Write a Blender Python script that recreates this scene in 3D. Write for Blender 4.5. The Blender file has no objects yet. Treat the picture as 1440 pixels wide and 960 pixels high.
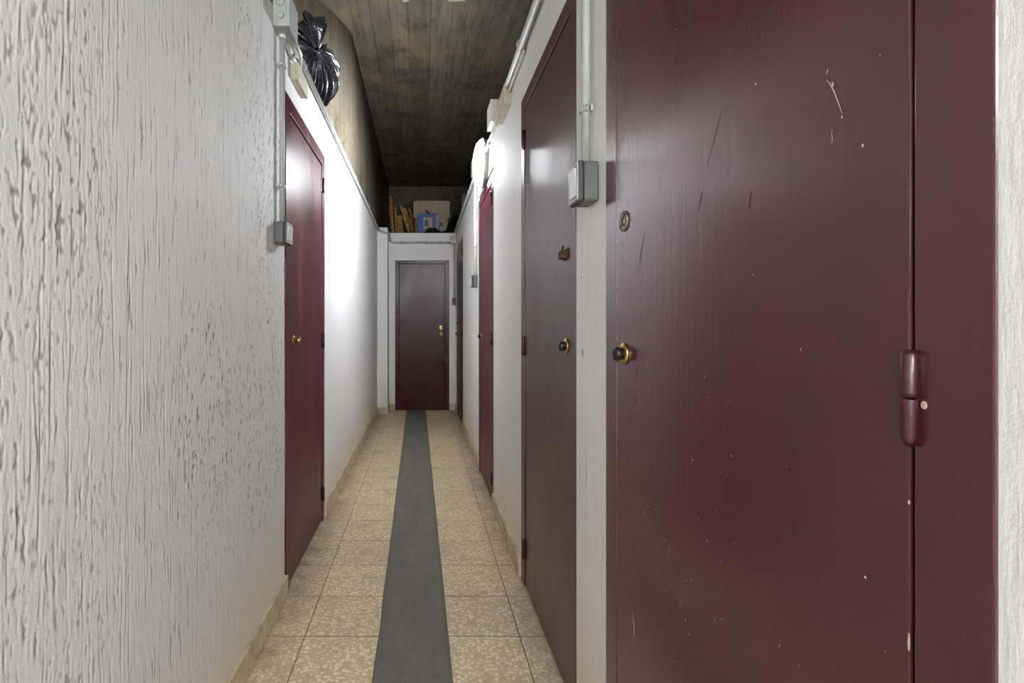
import bpy, bmesh, math, random
import numpy as np
from mathutils import Vector, Matrix, noise as mnoise

# ------------------------------------------------------------------ camera, world, exposure
sc = bpy.context.scene
COL = sc.collection
H = 1.14                       # camera height (m); corridor runs along +Y
F = 694.0                      # focal length in px of the 1440x960 frame
VPX, VPY = 594.0, 457.0        # vanishing point of the corridor
cam_d = bpy.data.cameras.new('camera')
cam = bpy.data.objects.new('camera', cam_d); COL.objects.link(cam)
cam.location = (0, 0, H); cam.rotation_euler = (math.pi / 2, 0, 0)
cam_d.sensor_width = 36.0; cam_d.lens = F / 1440 * 36
cam_d.shift_x = (720 - VPX) / 1440; cam_d.shift_y = (VPY - 480) / 1440
cam_d.clip_start = 0.02
sc.camera = cam
w = bpy.data.worlds.new('world'); sc.world = w; w.use_nodes = True
w.node_tree.nodes['Background'].inputs[0].default_value = (0.0, 0.0, 0.0, 1)
w.node_tree.nodes['Background'].inputs[1].default_value = 0.0
sc.view_settings.view_transform = 'Standard'; sc.view_settings.look = 'None'
sc.view_settings.gamma = 1.0; sc.view_settings.use_curve_mapping = False
sc.view_settings.exposure = 0.82
LAMP_STRENGTH = 92.0           # the lit wall globe in view
FILL_LAMP_STRENGTH = 540.0      # unseen fill lamp added behind the camera, much stronger
sc.cycles.use_denoising = True
sc.cycles.max_bounces = 12; sc.cycles.diffuse_bounces = 8
sc.cycles.sample_clamp_indirect = 6.0
sc.cycles.caustics_reflective = False; sc.cycles.caustics_refractive = False
random.seed(7); rng = np.random.default_rng(11)

# ------------------------------------------------------------------ dimensions
XL, XR = -0.577, 0.447         # corridor wall faces
YB, YE = -3.4, 6.62            # corridor ends
WT = 2.375                     # top of the partition walls
ZC = 3.64                      # concrete ceiling
YV = 8.9                       # back of the loft
TS = 0.2675                    # floor tile pitch
BH = 0.088                     # skirting height

# ------------------------------------------------------------------ material helpers
def new_mat(name):
    m = bpy.data.materials.new(name); m.use_nodes = True
    nt = m.node_tree
    return m, nt, nt.nodes['Principled BSDF']
def nd(nt, typ, **kw):
    n = nt.nodes.new(typ)
    for k, v in kw.items():
        if k in n.inputs: n.inputs[k].default_value = v
        else: setattr(n, k, v)
    return n
def ln(nt, a, b): nt.links.new(a, b)
def coords(nt, scale=(1, 1, 1), world=True):
    if world: src = nd(nt, 'ShaderNodeNewGeometry').outputs['Position']
    else: src = nd(nt, 'ShaderNodeTexCoord').outputs['Object']
    mp = nd(nt, 'ShaderNodeMapping'); mp.inputs['Scale'].default_value = scale
    ln(nt, src, mp.inputs['Vector']); return mp.outputs['Vector']
def noise(nt, vec, scale, detail=4, rough=.55, dist=0):
    n = nd(nt, 'ShaderNodeTexNoise', Scale=scale, Detail=detail, Roughness=rough, Distortion=dist)
    ln(nt, vec, n.inputs['Vector']); return n.outputs['Fac']
def ramp(nt, fac, stops):
    r = nd(nt, 'ShaderNodeValToRGB'); e = r.color_ramp.elements
    while len(e) < len(stops): e.new(.5)
    for i, (p, c) in enumerate(stops):
        e[i].position = p; e[i].color = (c, c, c, 1) if isinstance(c, (int, float)) else (*c, 1)
    ln(nt, fac, r.inputs['Fac']); return r.outputs['Color']
def mix(nt, fac, a, b, typ='MIX'):
    n = nd(nt, 'ShaderNodeMix', data_type='RGBA', blend_type=typ)
    for i, v in ((0, fac), (6, a), (7, b)):
        if isinstance(v, bpy.types.NodeSocket): ln(nt, v, n.inputs[i])
        else: n.inputs[i].default_value = v if i == 0 else (*v, 1)
    return n.outputs[2]
def math_(nt, op, a, b=0.0, clamp=False):
    n = nd(nt, 'ShaderNodeMath', operation=op, use_clamp=clamp)
    for i, v in ((0, a), (1, b)):
        if isinstance(v, bpy.types.NodeSocket): ln(nt, v, n.inputs[i])
        else: n.inputs[i].default_value = v
    return n.outputs[0]
def bump(nt, h, dist, strength=1.0, prev=None):
    b = nd(nt, 'ShaderNodeBump', Strength=strength, Distance=dist)
    ln(nt, h, b.inputs['Height'])
    if prev is not None: ln(nt, prev, b.inputs['Normal'])
    return b.outputs['Normal']
def zsep(nt):
    s = nd(nt, 'ShaderNodeSeparateXYZ'); g = nd(nt, 'ShaderNodeNewGeometry'); ln(nt, g.outputs['Position'], s.inputs[0])
    return s.outputs
def simple(name, col, rough=.5, metal=0.0, var=.12, bscale=120, bdist=.0004, spec=.5):
    m, nt, p = new_mat(name)
    v = coords(nt, world=False)
    f = noise(nt, v, 14, 5)
    dark = tuple(c * (1 - var * 2) for c in col); lite = tuple(min(1, c * (1 + var)) for c in col)
    ln(nt, ramp(nt, f, [(.3, dark), (.7, lite)]), p.inputs['Base Color'])
    p.inputs['Roughness'].default_value = rough; p.inputs['Metallic'].default_value = metal
    p.inputs['Specular IOR Level'].default_value = spec
    if bdist: ln(nt, bump(nt, noise(nt, v, bscale, 3), bdist), p.inputs['Normal'])
    return m

def plaster(name, rough_relief, base=(.85, .85, .86), streak=.35, groove=False):
    m, nt, p = new_mat(name)
    z = zsep(nt)[2]
    vs = coords(nt, (1, 1, .10)); v = coords(nt)
    st = noise(nt, vs, 42, 6, .65)
    pits = noise(nt, coords(nt, (1, 1, .35)), 60, 5, .6)
    big = noise(nt, v, 2.2, 4, .6)
    col = ramp(nt, big, [(.3, tuple(c * .95 for c in base)), (.7, base)])
    # grey-brown grime patches and thin vertical dirt
    patch = ramp(nt, noise(nt, coords(nt, (1, 1, .5)), 3.1, 5, .6), [(.50, 0.0), (.70, 1.0)])
    grime = ramp(nt, st, [(.57, 0.0), (.70, 1.0)])
    gm = math_(nt, 'MULTIPLY', math_(nt, 'MULTIPLY', patch, grime), streak)
    col = mix(nt, gm, col, (.30, .29, .27))
    tint = ramp(nt, noise(nt, v, 1.3, 3, .5), [(.5, 0.0), (.8, .35)])
    col = mix(nt, tint, col, (.74, .69, .62))
    # yellowed, splashed foot of the wall
    foot = math_(nt, 'SUBTRACT', 1.0, math_(nt, 'MULTIPLY', z, 2.3), True)
    foot = math_(nt, 'MULTIPLY', foot, ramp(nt, noise(nt, v, 4.5, 5, .6), [(.25, .3), (.62, .95)]))
    col = mix(nt, foot, col, (.70, .62, .44))
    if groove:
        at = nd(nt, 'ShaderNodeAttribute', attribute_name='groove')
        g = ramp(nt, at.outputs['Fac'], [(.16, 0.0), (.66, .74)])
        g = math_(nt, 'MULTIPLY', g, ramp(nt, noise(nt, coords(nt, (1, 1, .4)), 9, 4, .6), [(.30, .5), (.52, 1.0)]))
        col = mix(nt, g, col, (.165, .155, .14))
    ln(nt, col, p.inputs['Base Color'])
    p.inputs['Roughness'].default_value = .62; p.inputs['Specular IOR Level'].default_value = .35
    n = bump(nt, st, .006 * rough_relief)
    n = bump(nt, pits, .004 * rough_relief, 1, n)
    n = bump(nt, noise(nt, v, 260, 3), .0006, 1, n)
    ln(nt, n, p.inputs['Normal'])
    return m

ANISO_ROT = 0.25
def maroon(name, base=(.072, .0080, .020), wear=.25, rough=(.27, .40), specks=.0, spec=.75, aniso=.7, coat=0.0):
    m, nt, p = new_mat(name)
    v = coords(nt); vs = coords(nt, (1, 1, .05))
    brush = noise(nt, vs, 95, 4, .6)
    cloud = noise(nt, coords(nt, (1, 1, .4)), 3.2, 5, .6)
    col = ramp(nt, cloud, [(.28, tuple(c * .72 for c in base)), (.72, tuple(c * 1.18 for c in base))])
    scuff = math_(nt, 'MULTIPLY', ramp(nt, noise(nt, coords(nt, (1, 1, .22)), 7, 6, .68, .6), [(.54, 0.0), (.80, 1.0)]), wear)
    col = mix(nt, scuff, col, (.26, .15, .17))
    if specks:
        vo = nd(nt, 'ShaderNodeTexVoronoi', Scale=17.0, Randomness=1.0); ln(nt, v, vo.inputs['Vector'])
        d = ramp(nt, vo.outputs['Distance'], [(.018, 1.0), (.03, 0.0)])
        pick = ramp(nt, noise(nt, v, 11, 2, .5), [(.46, 0.0), (.50, 1.0)])
        col = mix(nt, math_(nt, 'MULTIPLY', math_(nt, 'MULTIPLY', d, pick), specks), col, (.75, .72, .68))
    ln(nt, col, p.inputs['Base Color'])
    ln(nt, ramp(nt, cloud, [(.3, rough[0]), (.7, rough[1])]), p.inputs['Roughness'])
    p.inputs['Specular IOR Level'].default_value = spec
    p.inputs['Anisotropic'].default_value = aniso; p.inputs['Anisotropic Rotation'].default_value = ANISO_ROT
    p.inputs['Coat Weight'].default_value = coat; p.inputs['Coat Roughness'].default_value = .22
    tg = nd(nt, 'ShaderNodeCombineXYZ'); tg.inputs[2].default_value = 1.0; ln(nt, tg.outputs[0], p.inputs['Tangent'])
    n = bump(nt, brush, .0006)
    n = bump(nt, noise(nt, coords(nt, (1, 1, .5)), 120, 3, .6), .0003, 1, n)
    n = bump(nt, noise(nt, v, 5, 2), .002, 1, n)
    ln(nt, n, p.inputs['Normal'])
    return m

def terrazzo():
    m, nt, p = new_mat('terrazzo_tile')
    v = coords(nt)
    oi = nd(nt, 'ShaderNodeObjectInfo')
    vo = nd(nt, 'ShaderNodeTexVoronoi', Scale=72.0, Randomness=1.0)
    wob = nd(nt, 'ShaderNodeTexNoise', Scale=45.0, Detail=2.0); ln(nt, v, wob.inputs['Vector'])
    ad = nd(nt, 'ShaderNodeVectorMath', operation='MULTIPLY_ADD')
    ln(nt, wob.outputs['Color'], ad.inputs[0]); ad.inputs[1].default_value = (.012, .012, .012); ln(nt, v, ad.inputs[2])
    ln(nt, ad.outputs[0], vo.inputs['Vector'])
    sx = nd(nt, 'ShaderNodeSeparateColor'); ln(nt, vo.outputs['Color'], sx.inputs[0])
    chip = ramp(nt, sx.outputs[0], [(0, (.54, .395, .205)), (.35, (.77, .625, .375)), (.65, (.88, .77, .53)), (1, (.93, .86, .67))])
    edge = ramp(nt, vo.outputs['Distance'], [(.35, 0.0), (.62, .85)])
    col = mix(nt, edge, chip, (.53, .395, .215))
    fine = noise(nt, v, 340, 3)
    col = mix(nt, .25, col, ramp(nt, fine, [(.3, (.60, .47, .29)), (.7, (.92, .81, .60))]))
    # grime: larger stains and a greasy edge along the walls
    st = math_(nt, 'MULTIPLY', ramp(nt, noise(nt, v, 5.5, 6, .66), [(.52, 0.0), (.76, 1.0)]), .5)
    col = mix(nt, st, col, (.22, .18, .13))
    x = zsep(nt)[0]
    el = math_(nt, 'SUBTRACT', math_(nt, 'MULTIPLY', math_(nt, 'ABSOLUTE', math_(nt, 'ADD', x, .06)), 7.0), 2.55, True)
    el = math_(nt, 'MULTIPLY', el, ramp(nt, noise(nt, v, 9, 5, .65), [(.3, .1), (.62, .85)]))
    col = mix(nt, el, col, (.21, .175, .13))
    tone = ramp(nt, oi.outputs['Random'], [(0, .90), (1, 1.0)])
    col = mix(nt, 1.0, col, tone, 'MULTIPLY')
    ln(nt, col, p.inputs['Base Color'])
    ln(nt, ramp(nt, noise(nt, v, 12, 4), [(.3, .38), (.7, .6)]), p.inputs['Roughness'])
    ln(nt, bump(nt, fine, .0004), p.inputs['Normal'])
    return m

def concrete(name, lo, hi, stretch, board=0.0, warm=(.36, .27, .15)):
    m, nt, p = new_mat(name)
    oi = nd(nt, 'ShaderNodeObjectInfo')
    vs = coords(nt, stretch); v = coords(nt)
    st = noise(nt, vs, 26, 7, .68)
    col = ramp(nt, st, [(.30, lo), (.70, hi)])
    col = mix(nt, math_(nt, 'MULTIPLY', ramp(nt, noise(nt, v, 1.9, 5, .6), [(.46, 0.0), (.70, 1.0)]), .5), col, warm)
    col = mix(nt, math_(nt, 'MULTIPLY', ramp(nt, noise(nt, v, 3.7, 6, .7), [(.52, 0.0), (.68, 1.0)]), .6), col, tuple(c * .35 for c in lo))
    vo = nd(nt, 'ShaderNodeTexVoronoi', Scale=5.0, Randomness=1.0); ln(nt, v, vo.inputs['Vector'])
    hole = ramp(nt, vo.outputs['Distance'], [(.05, 1.0), (.085, 0.0)])
    pick = ramp(nt, noise(nt, v, 3.3, 2), [(.53, 0.0), (.57, 1.0)])
    hole = math_(nt, 'MULTIPLY', hole, pick)
    col = mix(nt, math_(nt, 'MULTIPLY', hole, .75), col, tuple(c * .3 for c in lo))
    if board:
        col = mix(nt, 1.0, col, ramp(nt, oi.outputs['Random'], [(0, 1 - board), (1, 1.0)]), 'MULTIPLY')
    ln(nt, col, p.inputs['Base Color'])
    p.inputs['Roughness'].default_value = .85; p.inputs['Specular IOR Level'].default_value = .25
    n = bump(nt, st, .006); n = bump(nt, noise(nt, v, 70, 4, .6), .002, 1, n)
    ln(nt, n, p.inputs['Normal'])
    return m

def emitter(name, strength):
    m, nt, p = new_mat(name)
    p.inputs['Base Color'].default_value = (.9, .9, .9, 1)
    p.inputs['Roughness'].default_value = .3
    p.inputs['Emission Color'].default_value = (.93, .965, 1.0, 1)
    p.inputs['Emission Strength'].default_value = strength
    return m

def cement_mat():
    m, nt, p = new_mat('grey_cement')
    v = coords(nt); vs = coords(nt, (1, .25, 1))
    col = ramp(nt, noise(nt, vs, 11, 7, .68), [(.28, (.100, .096, .074)), (.55, (.155, .150, .115)), (.75, (.225, .22, .18))])
    col = mix(nt, math_(nt, 'MULTIPLY', ramp(nt, noise(nt, v, 3.0, 5, .6), [(.5, 0.0), (.72, 1.0)]), .45), col, (.19, .165, .095))
    col = mix(nt, .35, col, ramp(nt, noise(nt, v, 160, 4, .6), [(.3, (.09, .09, .08)), (.7, (.25, .25, .22))]))
    vo = nd(nt, 'ShaderNodeTexVoronoi', Scale=16.0, Randomness=1.0); ln(nt, v, vo.inputs['Vector'])
    fl = math_(nt, 'MULTIPLY', ramp(nt, vo.outputs['Distance'], [(.025, 1.0), (.04, 0.0)]), ramp(nt, noise(nt, v, 9, 2), [(.56, 0.0), (.6, .8)]))
    col = mix(nt, fl, col, (.6, .59, .55))
    ln(nt, col, p.inputs['Base Color']); p.inputs['Roughness'].default_value = .8
    n = bump(nt, noise(nt, vs, 11, 6, .6), .004); n = bump(nt, noise(nt, v, 160, 4), .0012, 1, n); ln(nt, n, p.inputs['Normal'])
    return m

M = dict(
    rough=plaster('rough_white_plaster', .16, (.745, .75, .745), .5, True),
    plaster=plaster('white_plaster', .16, streak=.30),
    plaster2=plaster('white_brushed_plaster', .38, (.83, .83, .83), .5),
    maroon=maroon('maroon_gloss_paint', wear=.0, rough=(.24, .30), specks=.9, coat=.5),
    maroon_scuffed=maroon('scuffed_maroon_paint', (.105, .013, .026), .6, spec=.45),
    maroon_dull=maroon('maroon_brown_paint', (.068, .017, .022), .16, (.32, .45), coat=.35),
    maroon_dark=maroon('dark_maroon_paint', (.050, .008, .014), .12, (.22, .32), spec=.3),
    hinge=simple('painted_hinge', (.045, .008, .014), .25),
    tile=terrazzo(),
    grout=simple('dark_grout', (.09, .068, .045), .9, 0, .2),
    cement=cement_mat(),
    skirt=simple('tan_terrazzo_skirting', (.56, .47, .31), .55, 0, .2, 160, .0004),
    concrete_wall=concrete('board_marked_concrete', (.20, .175, .13), (.42, .38, .295), (1, 1, .045)),
    ceil=concrete('dark_board_marked_concrete', (.105, .093, .068), (.235, .208, .158), (1, .11, 1), .25),
    loft=simple('dusty_cement', (.18, .16, .13), .9, 0, .2, 30, .003),
    pvc=simple('grey_pvc_pipe', (.43, .45, .44), .5, 0, .05, 90, .0001),
    pvc_white=simple('white_pvc_box', (.72, .72, .69), .5, 0, .05, 90, .0001),
    beige=simple('aged_beige_plastic', (.60, .55, .42), .5, 0, .08, 90, .0001),
    grey=simple('dark_grey_plastic', (.10, .106, .103), .45, 0, .06, 90, .0001),
    black=simple('charcoal_plastic', (.03, .031, .033), .4, 0, .06, 90, .0001),
    rocker=simple('white_rocker_plastic', (.78, .78, .76), .3, 0, .04, 90, .0001),
    brass=simple('worn_brass', (.55, .38, .14), .32, 1.0, .2, 90, .0002),
    oldmetal=simple('tarnished_nickel', (.33, .29, .23), .5, .8, .3, 150, .0006),
    darkmetal=simple('dark_lock_metal', (.05, .045, .04), .4, .8, .2, 90, .0002),
    rust=simple('rusted_iron', (.09, .045, .025), .8, .2, .4, 120, .002),
    hole=simple('dark_hole', (.008, .007, .006), .9, 0, .1, 0, 0),
    cardboard=simple('brown_cardboard', (.62, .48, .36), .85, 0, .08, 50, .0006),
    pine=simple('orange_pine', (.78, .43, .14), .6, 0, .25, 40, .001),
    blue=simple('blue_printed_card', (.03, .20, .60), .5, 0, .1, 0, 0),
    violet=simple('violet_printed_card', (.12, .15, .40), .5, 0, .1, 0, 0),
    cream=simple('cream_printed_card', (.55, .45, .36), .5, 0, .1, 0, 0),
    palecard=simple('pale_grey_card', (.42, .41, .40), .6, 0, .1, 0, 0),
    blackbag=simple('black_polythene', (.030, .032, .042), .25, 0, .1, 25, .006, 1.0),
    palewood=simple('weathered_pale_board', (.33, .30, .26), .8, 0, .25, 40, .002),
    lamp=emitter('opal_glass_lit', LAMP_STRENGTH),
    fill_lamp=emitter('opal_fill_lamp', FILL_LAMP_STRENGTH),
)

# ------------------------------------------------------------------ mesh helpers
def box(bm, x0, x1, y0, y1, z0, z1, bev=0.0, seg=2):
    x0, x1 = sorted((x0, x1)); y0, y1 = sorted((y0, y1)); z0, z1 = sorted((z0, z1))
    r = bmesh.ops.create_cube(bm, size=1.0, matrix=Matrix.Translation(((x0 + x1) / 2, (y0 + y1) / 2, (z0 + z1) / 2)) @ Matrix.Diagonal((x1 - x0, y1 - y0, z1 - z0, 1)))
    if bev:
        es = {e for v in r['verts'] for e in v.link_edges}
        bmesh.ops.bevel(bm, geom=list(es), offset=bev, segments=seg, profile=.5, affect='EDGES')
    return bm
def tube(bm, pts, r, seg=14, caps=True):
    """round bar through points; r a number or one radius per point"""
    pts = [Vector(p) for p in pts]; n = len(pts)
    rs = [r] * n if isinstance(r, (int, float)) else r
    rings, up = [], None
    for i, p in enumerate(pts):
        t = (pts[min(i + 1, n - 1)] - pts[max(i - 1, 0)]).normalized()
        if up is None: up = t.orthogonal().normalized()
        up = (up - t * up.dot(t)).normalized(); s = t.cross(up)
        rings.append([bm.verts.new(p + (up * math.cos(a) + s * math.sin(a)) * rs[i]) for a in (2 * math.pi * k / seg for k in range(seg))])
    for a, b in zip(rings, rings[1:]):
        for k in range(seg):
            f = bm.faces.new((a[k], a[(k + 1) % seg], b[(k + 1) % seg], b[k])); f.smooth = True
    if caps:
        bm.faces.new(rings[0][::-1]); bm.faces.new(rings[-1])
    return bm
def bend(pts, rad=.04, n=6):
    """round the corners of a polyline"""
    pts = [Vector(p) for p in pts]; out = [pts[0]]
    for a, b, c in zip(pts, pts[1:], pts[2:]):
        d = min(rad, (a - b).length * .45, (c - b).length * .45)
        p, q = b + (a - b).normalized() * d, b + (c - b).normalized() * d
        for k in range(n + 1):
            t = k / n; out.append(p * (1 - t) ** 2 + b * 2 * t * (1 - t) + q * t * t)
    return out + [pts[-1]]
def lathe(bm, origin, axis, prof, seg=28):
    """prof: (distance along axis, radius)"""
    return tube(bm, [Vector(origin) + Vector(axis).normalized() * a for a, _ in prof], [max(r, 1e-4) for _, r in prof], seg)
def nb(): return bmesh.new()
def wloc(o):
    v = Vector()
    while o is not None: v += o.location; o = o.parent
    return v
def obj(name, bm, mat, parent=None, origin=None):
    """one mesh object; bm is in world coordinates"""
    bmesh.ops.recalc_face_normals(bm, faces=bm.faces)
    me = bpy.data.meshes.new(name)
    if origin is None:
        lo = Vector([min(v.co[i] for v in bm.verts) for i in range(3)]); hi = Vector([max(v.co[i] for v in bm.verts) for i in range(3)])
        origin = Vector(((lo.x + hi.x) / 2, (lo.y + hi.y) / 2, lo.z))
    origin = Vector(origin)
    bmesh.ops.translate(bm, verts=bm.verts, vec=-origin)
    bm.to_mesh(me); bm.free()
    me.materials.append(mat)
    o = bpy.data.objects.new(name, me); COL.objects.link(o)
    o.parent = parent
    o.location = origin - (wloc(parent) if parent else Vector())
    return o
def empty(name, loc):
    o = bpy.data.objects.new(name, None); COL.objects.link(o); o.location = loc; o.empty_display_size = .05
    return o
def tag(o, label, cat=None, group=None, kind=None):
    o['label'] = label
    if cat: o['category'] = cat
    if group: o['group'] = group
    if kind: o['kind'] = kind
    return o
def struct(o, label): return tag(o, label, None, None, 'structure')
def at(px, py, Y): return Vector(((px - VPX) * Y / F, Y, H + (VPY - py) * Y / F))

# ================================================================== the shell
# ---- floor: sub-floor, single tiles, cement strip
b = nb(); box(b, -2.2, 2.7, YB - .1, 9.0, -.12, -.0030)
floor = struct(obj('floor', b, M['grout'], origin=(0, 0, 0)), 'corridor floor of beige terrazzo tiles')
cols = [(-.620, -.433), (-.430, -.110), (.010, .3560), (.359, .470)]
def tile_mesh(wd):
    t = nb(); box(t, -wd / 2, wd / 2, -TS / 2 + .0030, TS / 2 - .0030, -.02, 0, .0010, 1)
    me = bpy.data.meshes.new('terrazzo_tile'); t.to_mesh(me); t.free(); me.materials.append(M['tile']); return me
for (xa, xb) in cols:
    me = tile_mesh(xb - xa)
    k0, k1 = int((YB - 1.813) / TS) - 1, int((YE - 1.813) / TS) + 1
    for k in range(k0, k1):
        yc = 1.813 + TS * (k + .5)
        if yc < YB: continue
        o = bpy.data.objects.new('terrazzo_tile', me); COL.objects.link(o); o.parent = floor
        o.location = ((xa + xb) / 2, yc, -random.uniform(.0002, .0010))
        o.rotation_euler = (random.uniform(-.0008, .0008), random.uniform(-.0008, .0008), 0)
b = nb(); rows = []
for i in range(121):
    y = YB + (YE - YB) * i / 120
    t = (y - 1.573) / (6.6 - 1.573); c = .052 * t
    j = lambda s: .0035 * mnoise.noise(Vector((s, y * 4, 0))) + .002 * mnoise.noise(Vector((s, y * 19, 3)))
    xa, xb = -.161 - c + j(1), .0995 - c + j(9)
    row = [b.verts.new((xa, y, -.004)), b.verts.new((xa + .002, y, .0022)), b.verts.new((xa + .02, y, .0032)), b.verts.new(((xa + xb) / 2, y, .004)), b.verts.new((xb - .02, y, .0032)), b.verts.new((xb - .002, y, .0022)), b.verts.new((xb, y, -.004))]
    rows.append(row)
for r0, r1 in zip(rows, rows[1:]):
    for k in range(6): b.faces.new((r0[k], r0[k + 1], r1[k + 1], r1[k])).smooth = True
cs = obj('cement_strip', b, M['cement'], floor); cs['label'] = 'dark grey cement strip along the tiles'

# ---- partition walls with door openings.  openings: (y0, y1, top)
D2 = (1.432, 2.224); D1 = (.383, 1.198); D3 = (3.10, 3.90); D4 = (5.44, 6.33); DL = (2.095, 2.917)
TOP_R, TOP_L = 2.145, 2.130
def wall_run(bm, x0, x1, y0, y1, opens, z1=WT):
    y = y0
    for a, c, t in sorted(opens):
        box(bm, x0, x1, y, a, 0, z1); box(bm, x0, x1, a, c, t, z1); y = c
    box(bm, x0, x1, y, y1, 0, z1)
b = nb(); wall_run(b, XR, XR + .11, YB, YE + .11, [(*D1, TOP_R), (*D2, TOP_R), (*D3, TOP_R), (*D4, TOP_R)])
struct(obj('wall_right', b, M['plaster2'], origin=(XR, 0, 0)), 'white brush-painted partition wall with four maroon doors')
NEAR_END = 2.068
b = nb(); box(b, XL - .11, XL - .012, YB, NEAR_END - .002, 0, WT)
wl = struct(obj('wall_left', b, M['plaster'], origin=(XL, 0, 0)), 'rough white plaster wall with vertical gouges beside the scuffed door')
b = nb()
box(b, XL - .11, XL - .004, NEAR_END - .002, DL[1], TOP_L, WT); box(b, XL - .11, XL - .012, NEAR_END - .002, DL[0], 0, TOP_L)
box(b, XL - .11, XL, DL[1], YE + .11, 0, WT)
# smooth coat over the lintel, level with the far stretch
box(b, XL - .006, XL, NEAR_END, DL[1], TOP_L, WT)
struct(obj('wall_left_far', b, M['plaster'], origin=(XL, 0, 0)), 'smooth white partition wall beyond the scuffed maroon door')

# ---- the rough plaster coat of the near left wall: real relief
def vnoise(ny, nz, cy, cz):
    g = rng.random((cz + 3, cy + 3))
    u = np.linspace(0, cy, ny); v = np.linspace(0, cz, nz)
    iu, iv = u.astype(int), v.astype(int); fu, fv = u - iu, v - iv
    fu = fu * fu * (3 - 2 * fu); fv = fv * fv * (3 - 2 * fv)
    A = g[np.ix_(iv, iu)]; B = g[np.ix_(iv, iu + 1)]; C = g[np.ix_(iv + 1, iu)]; D = g[np.ix_(iv + 1, iu + 1)]
    return (A * (1 - fu) + B * fu) * (1 - fv)[:, None] + (C * (1 - fu) + D * fu) * fv[:, None]
Y0, Y1 = .30, NEAR_END
ny, nz = 880, 640
ys = np.linspace(Y0, Y1, ny); zs = np.linspace(0, WT, nz); dy, dz = ys[1] - ys[0], zs[1] - zs[0]
hgt = (vnoise(ny, nz, 9, 9) - .5) * .004 + (vnoise(ny, nz, 60, 18) - .5) * .0011 + (vnoise(ny, nz, 260, 60) - .5) * .0006
rough_zone = np.clip(vnoise(ny, nz, 7, 5) * 1.5 - .35, 0, 1)
yy = (ys[None, :] - Y0) / (Y1 - Y0); zz = zs[:, None] / WT
rough_zone = np.clip(rough_zone + np.exp(-((yy - .68) / .22) ** 2 - ((zz - .30) / .16) ** 2) * .8, 0, 1)
smooth_foot = np.clip((zz - .04 - .14 * np.clip((yy - .55) / .45, 0, 1)) / .06, 0.05, 1)
# stucco pits, stretched vertically
pit = vnoise(ny, nz, 400, 200) * .65 + vnoise(ny, nz, 220, 60) * .35
pit = np.clip(pit - .575, 0, 1) / .25
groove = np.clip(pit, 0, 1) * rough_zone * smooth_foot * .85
hgt -= groove * .0042
# long trowel gouges
for _ in range(2600):
    y = rng.uniform(Y0, Y1); z = rng.uniform(.05, WT)
    L = rng.choice([rng.uniform(.02, .09), rng.uniform(.08, .3), rng.uniform(.2, .7)], p=[.50, .36, .14])
    wd = rng.uniform(.0011, .0026) * (1.2 if L < .15 else .85); dep = rng.uniform(.0006, .0036) ** 1.0
    k0, k1 = max(0, int(z / dz)), min(nz, int((z + L) / dz) + 1)
    if k1 - k0 < 3: continue
    t = np.linspace(0, 1, k1 - k0)
    yc = y + (rng.uniform(-.03, .03) * L) * t + .0012 * np.sin(t * rng.uniform(6, 25) + rng.uniform(0, 6))
    prof = np.clip(np.minimum(t, 1 - t) * 7, 0, 1) * (.62 + .38 * np.sin(t * rng.uniform(3, 6 + L * 40) + rng.uniform(0, 6)))
    j0, j1 = max(0, int((y - .02 - Y0) / dy)), min(ny, int((y + .02 - Y0) / dy) + 1)
    if j1 - j0 < 3: continue
    g = np.exp(-((ys[None, j0:j1] - yc[:, None]) / wd) ** 2) * np.clip(prof, 0, 1)[:, None]
    g *= smooth_foot[k0:k1, j0:j1]
    s = np.exp(-((ys[None, j0:j1] - yc[:, None] + wd * 1.9) / wd) ** 2) * np.clip(prof, 0, 1)[:, None]
    hgt[k0:k1, j0:j1] += -dep * g + dep * .4 * s
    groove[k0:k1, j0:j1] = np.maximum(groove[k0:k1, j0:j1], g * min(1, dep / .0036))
# a few oblique scrapes
for (ya, za, yb, zb, dep) in ((1.02, 1.03, 1.32, 1.10, .0022), (1.05, .80, 1.62, 1.00, .0014), (1.08, 1.13, 1.14, 1.14, .002), (1.17, 1.20, 1.22, 1.207, .002), (.84, 1.58, .86, 1.40, .0018)):
    for q in np.linspace(0, 1, 500):
        y = ya + (yb - ya) * q; z = za + (zb - za) * (q ** .8)
        j, k = int((y - Y0) / dy), int(z / dz)
        for dj in (-2, -1, 0, 1, 2):
            for dk in (-1, 0, 1):
                hgt[k + dk, j + dj] = min(hgt[k + dk, j + dj], .001 - dep * math.exp(-((dj / 1.6) ** 2 + (dk / 1.0) ** 2)))
hgt = np.clip(hgt * .45, -.009, .005)
X = XL + hgt; X[:, -1] = XL - .010; X[-1, :] = XL - .010; X[:, 0] = XL - .006
co = np.stack([X - XL, np.broadcast_to(ys, (nz, ny)), np.broadcast_to(zs[:, None], (nz, ny))], -1).reshape(-1, 3)
idx = np.arange(ny * nz).reshape(nz, ny)
quads = np.stack([idx[:-1, :-1], idx[:-1, 1:], idx[1:, 1:], idx[1:, :-1]], -1).reshape(-1, 4)
me = bpy.data.meshes.new('plaster_coat')
me.vertices.add(len(co)); me.vertices.foreach_set('co', co.astype(np.float32).ravel())
me.loops.add(quads.size); me.loops.foreach_set('vertex_index', quads.astype(np.int32).ravel())
me.polygons.add(len(quads)); me.polygons.foreach_set('loop_start', np.arange(0, quads.size, 4, dtype=np.int32))
me.polygons.foreach_set('use_smooth', np.ones(len(quads), bool))
me.update(calc_edges=True)
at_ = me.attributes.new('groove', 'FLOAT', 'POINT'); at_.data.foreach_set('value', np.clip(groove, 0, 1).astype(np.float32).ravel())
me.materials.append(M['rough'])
pc = bpy.data.objects.new('plaster_coat', me); COL.objects.link(pc); pc.parent = wl
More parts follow.
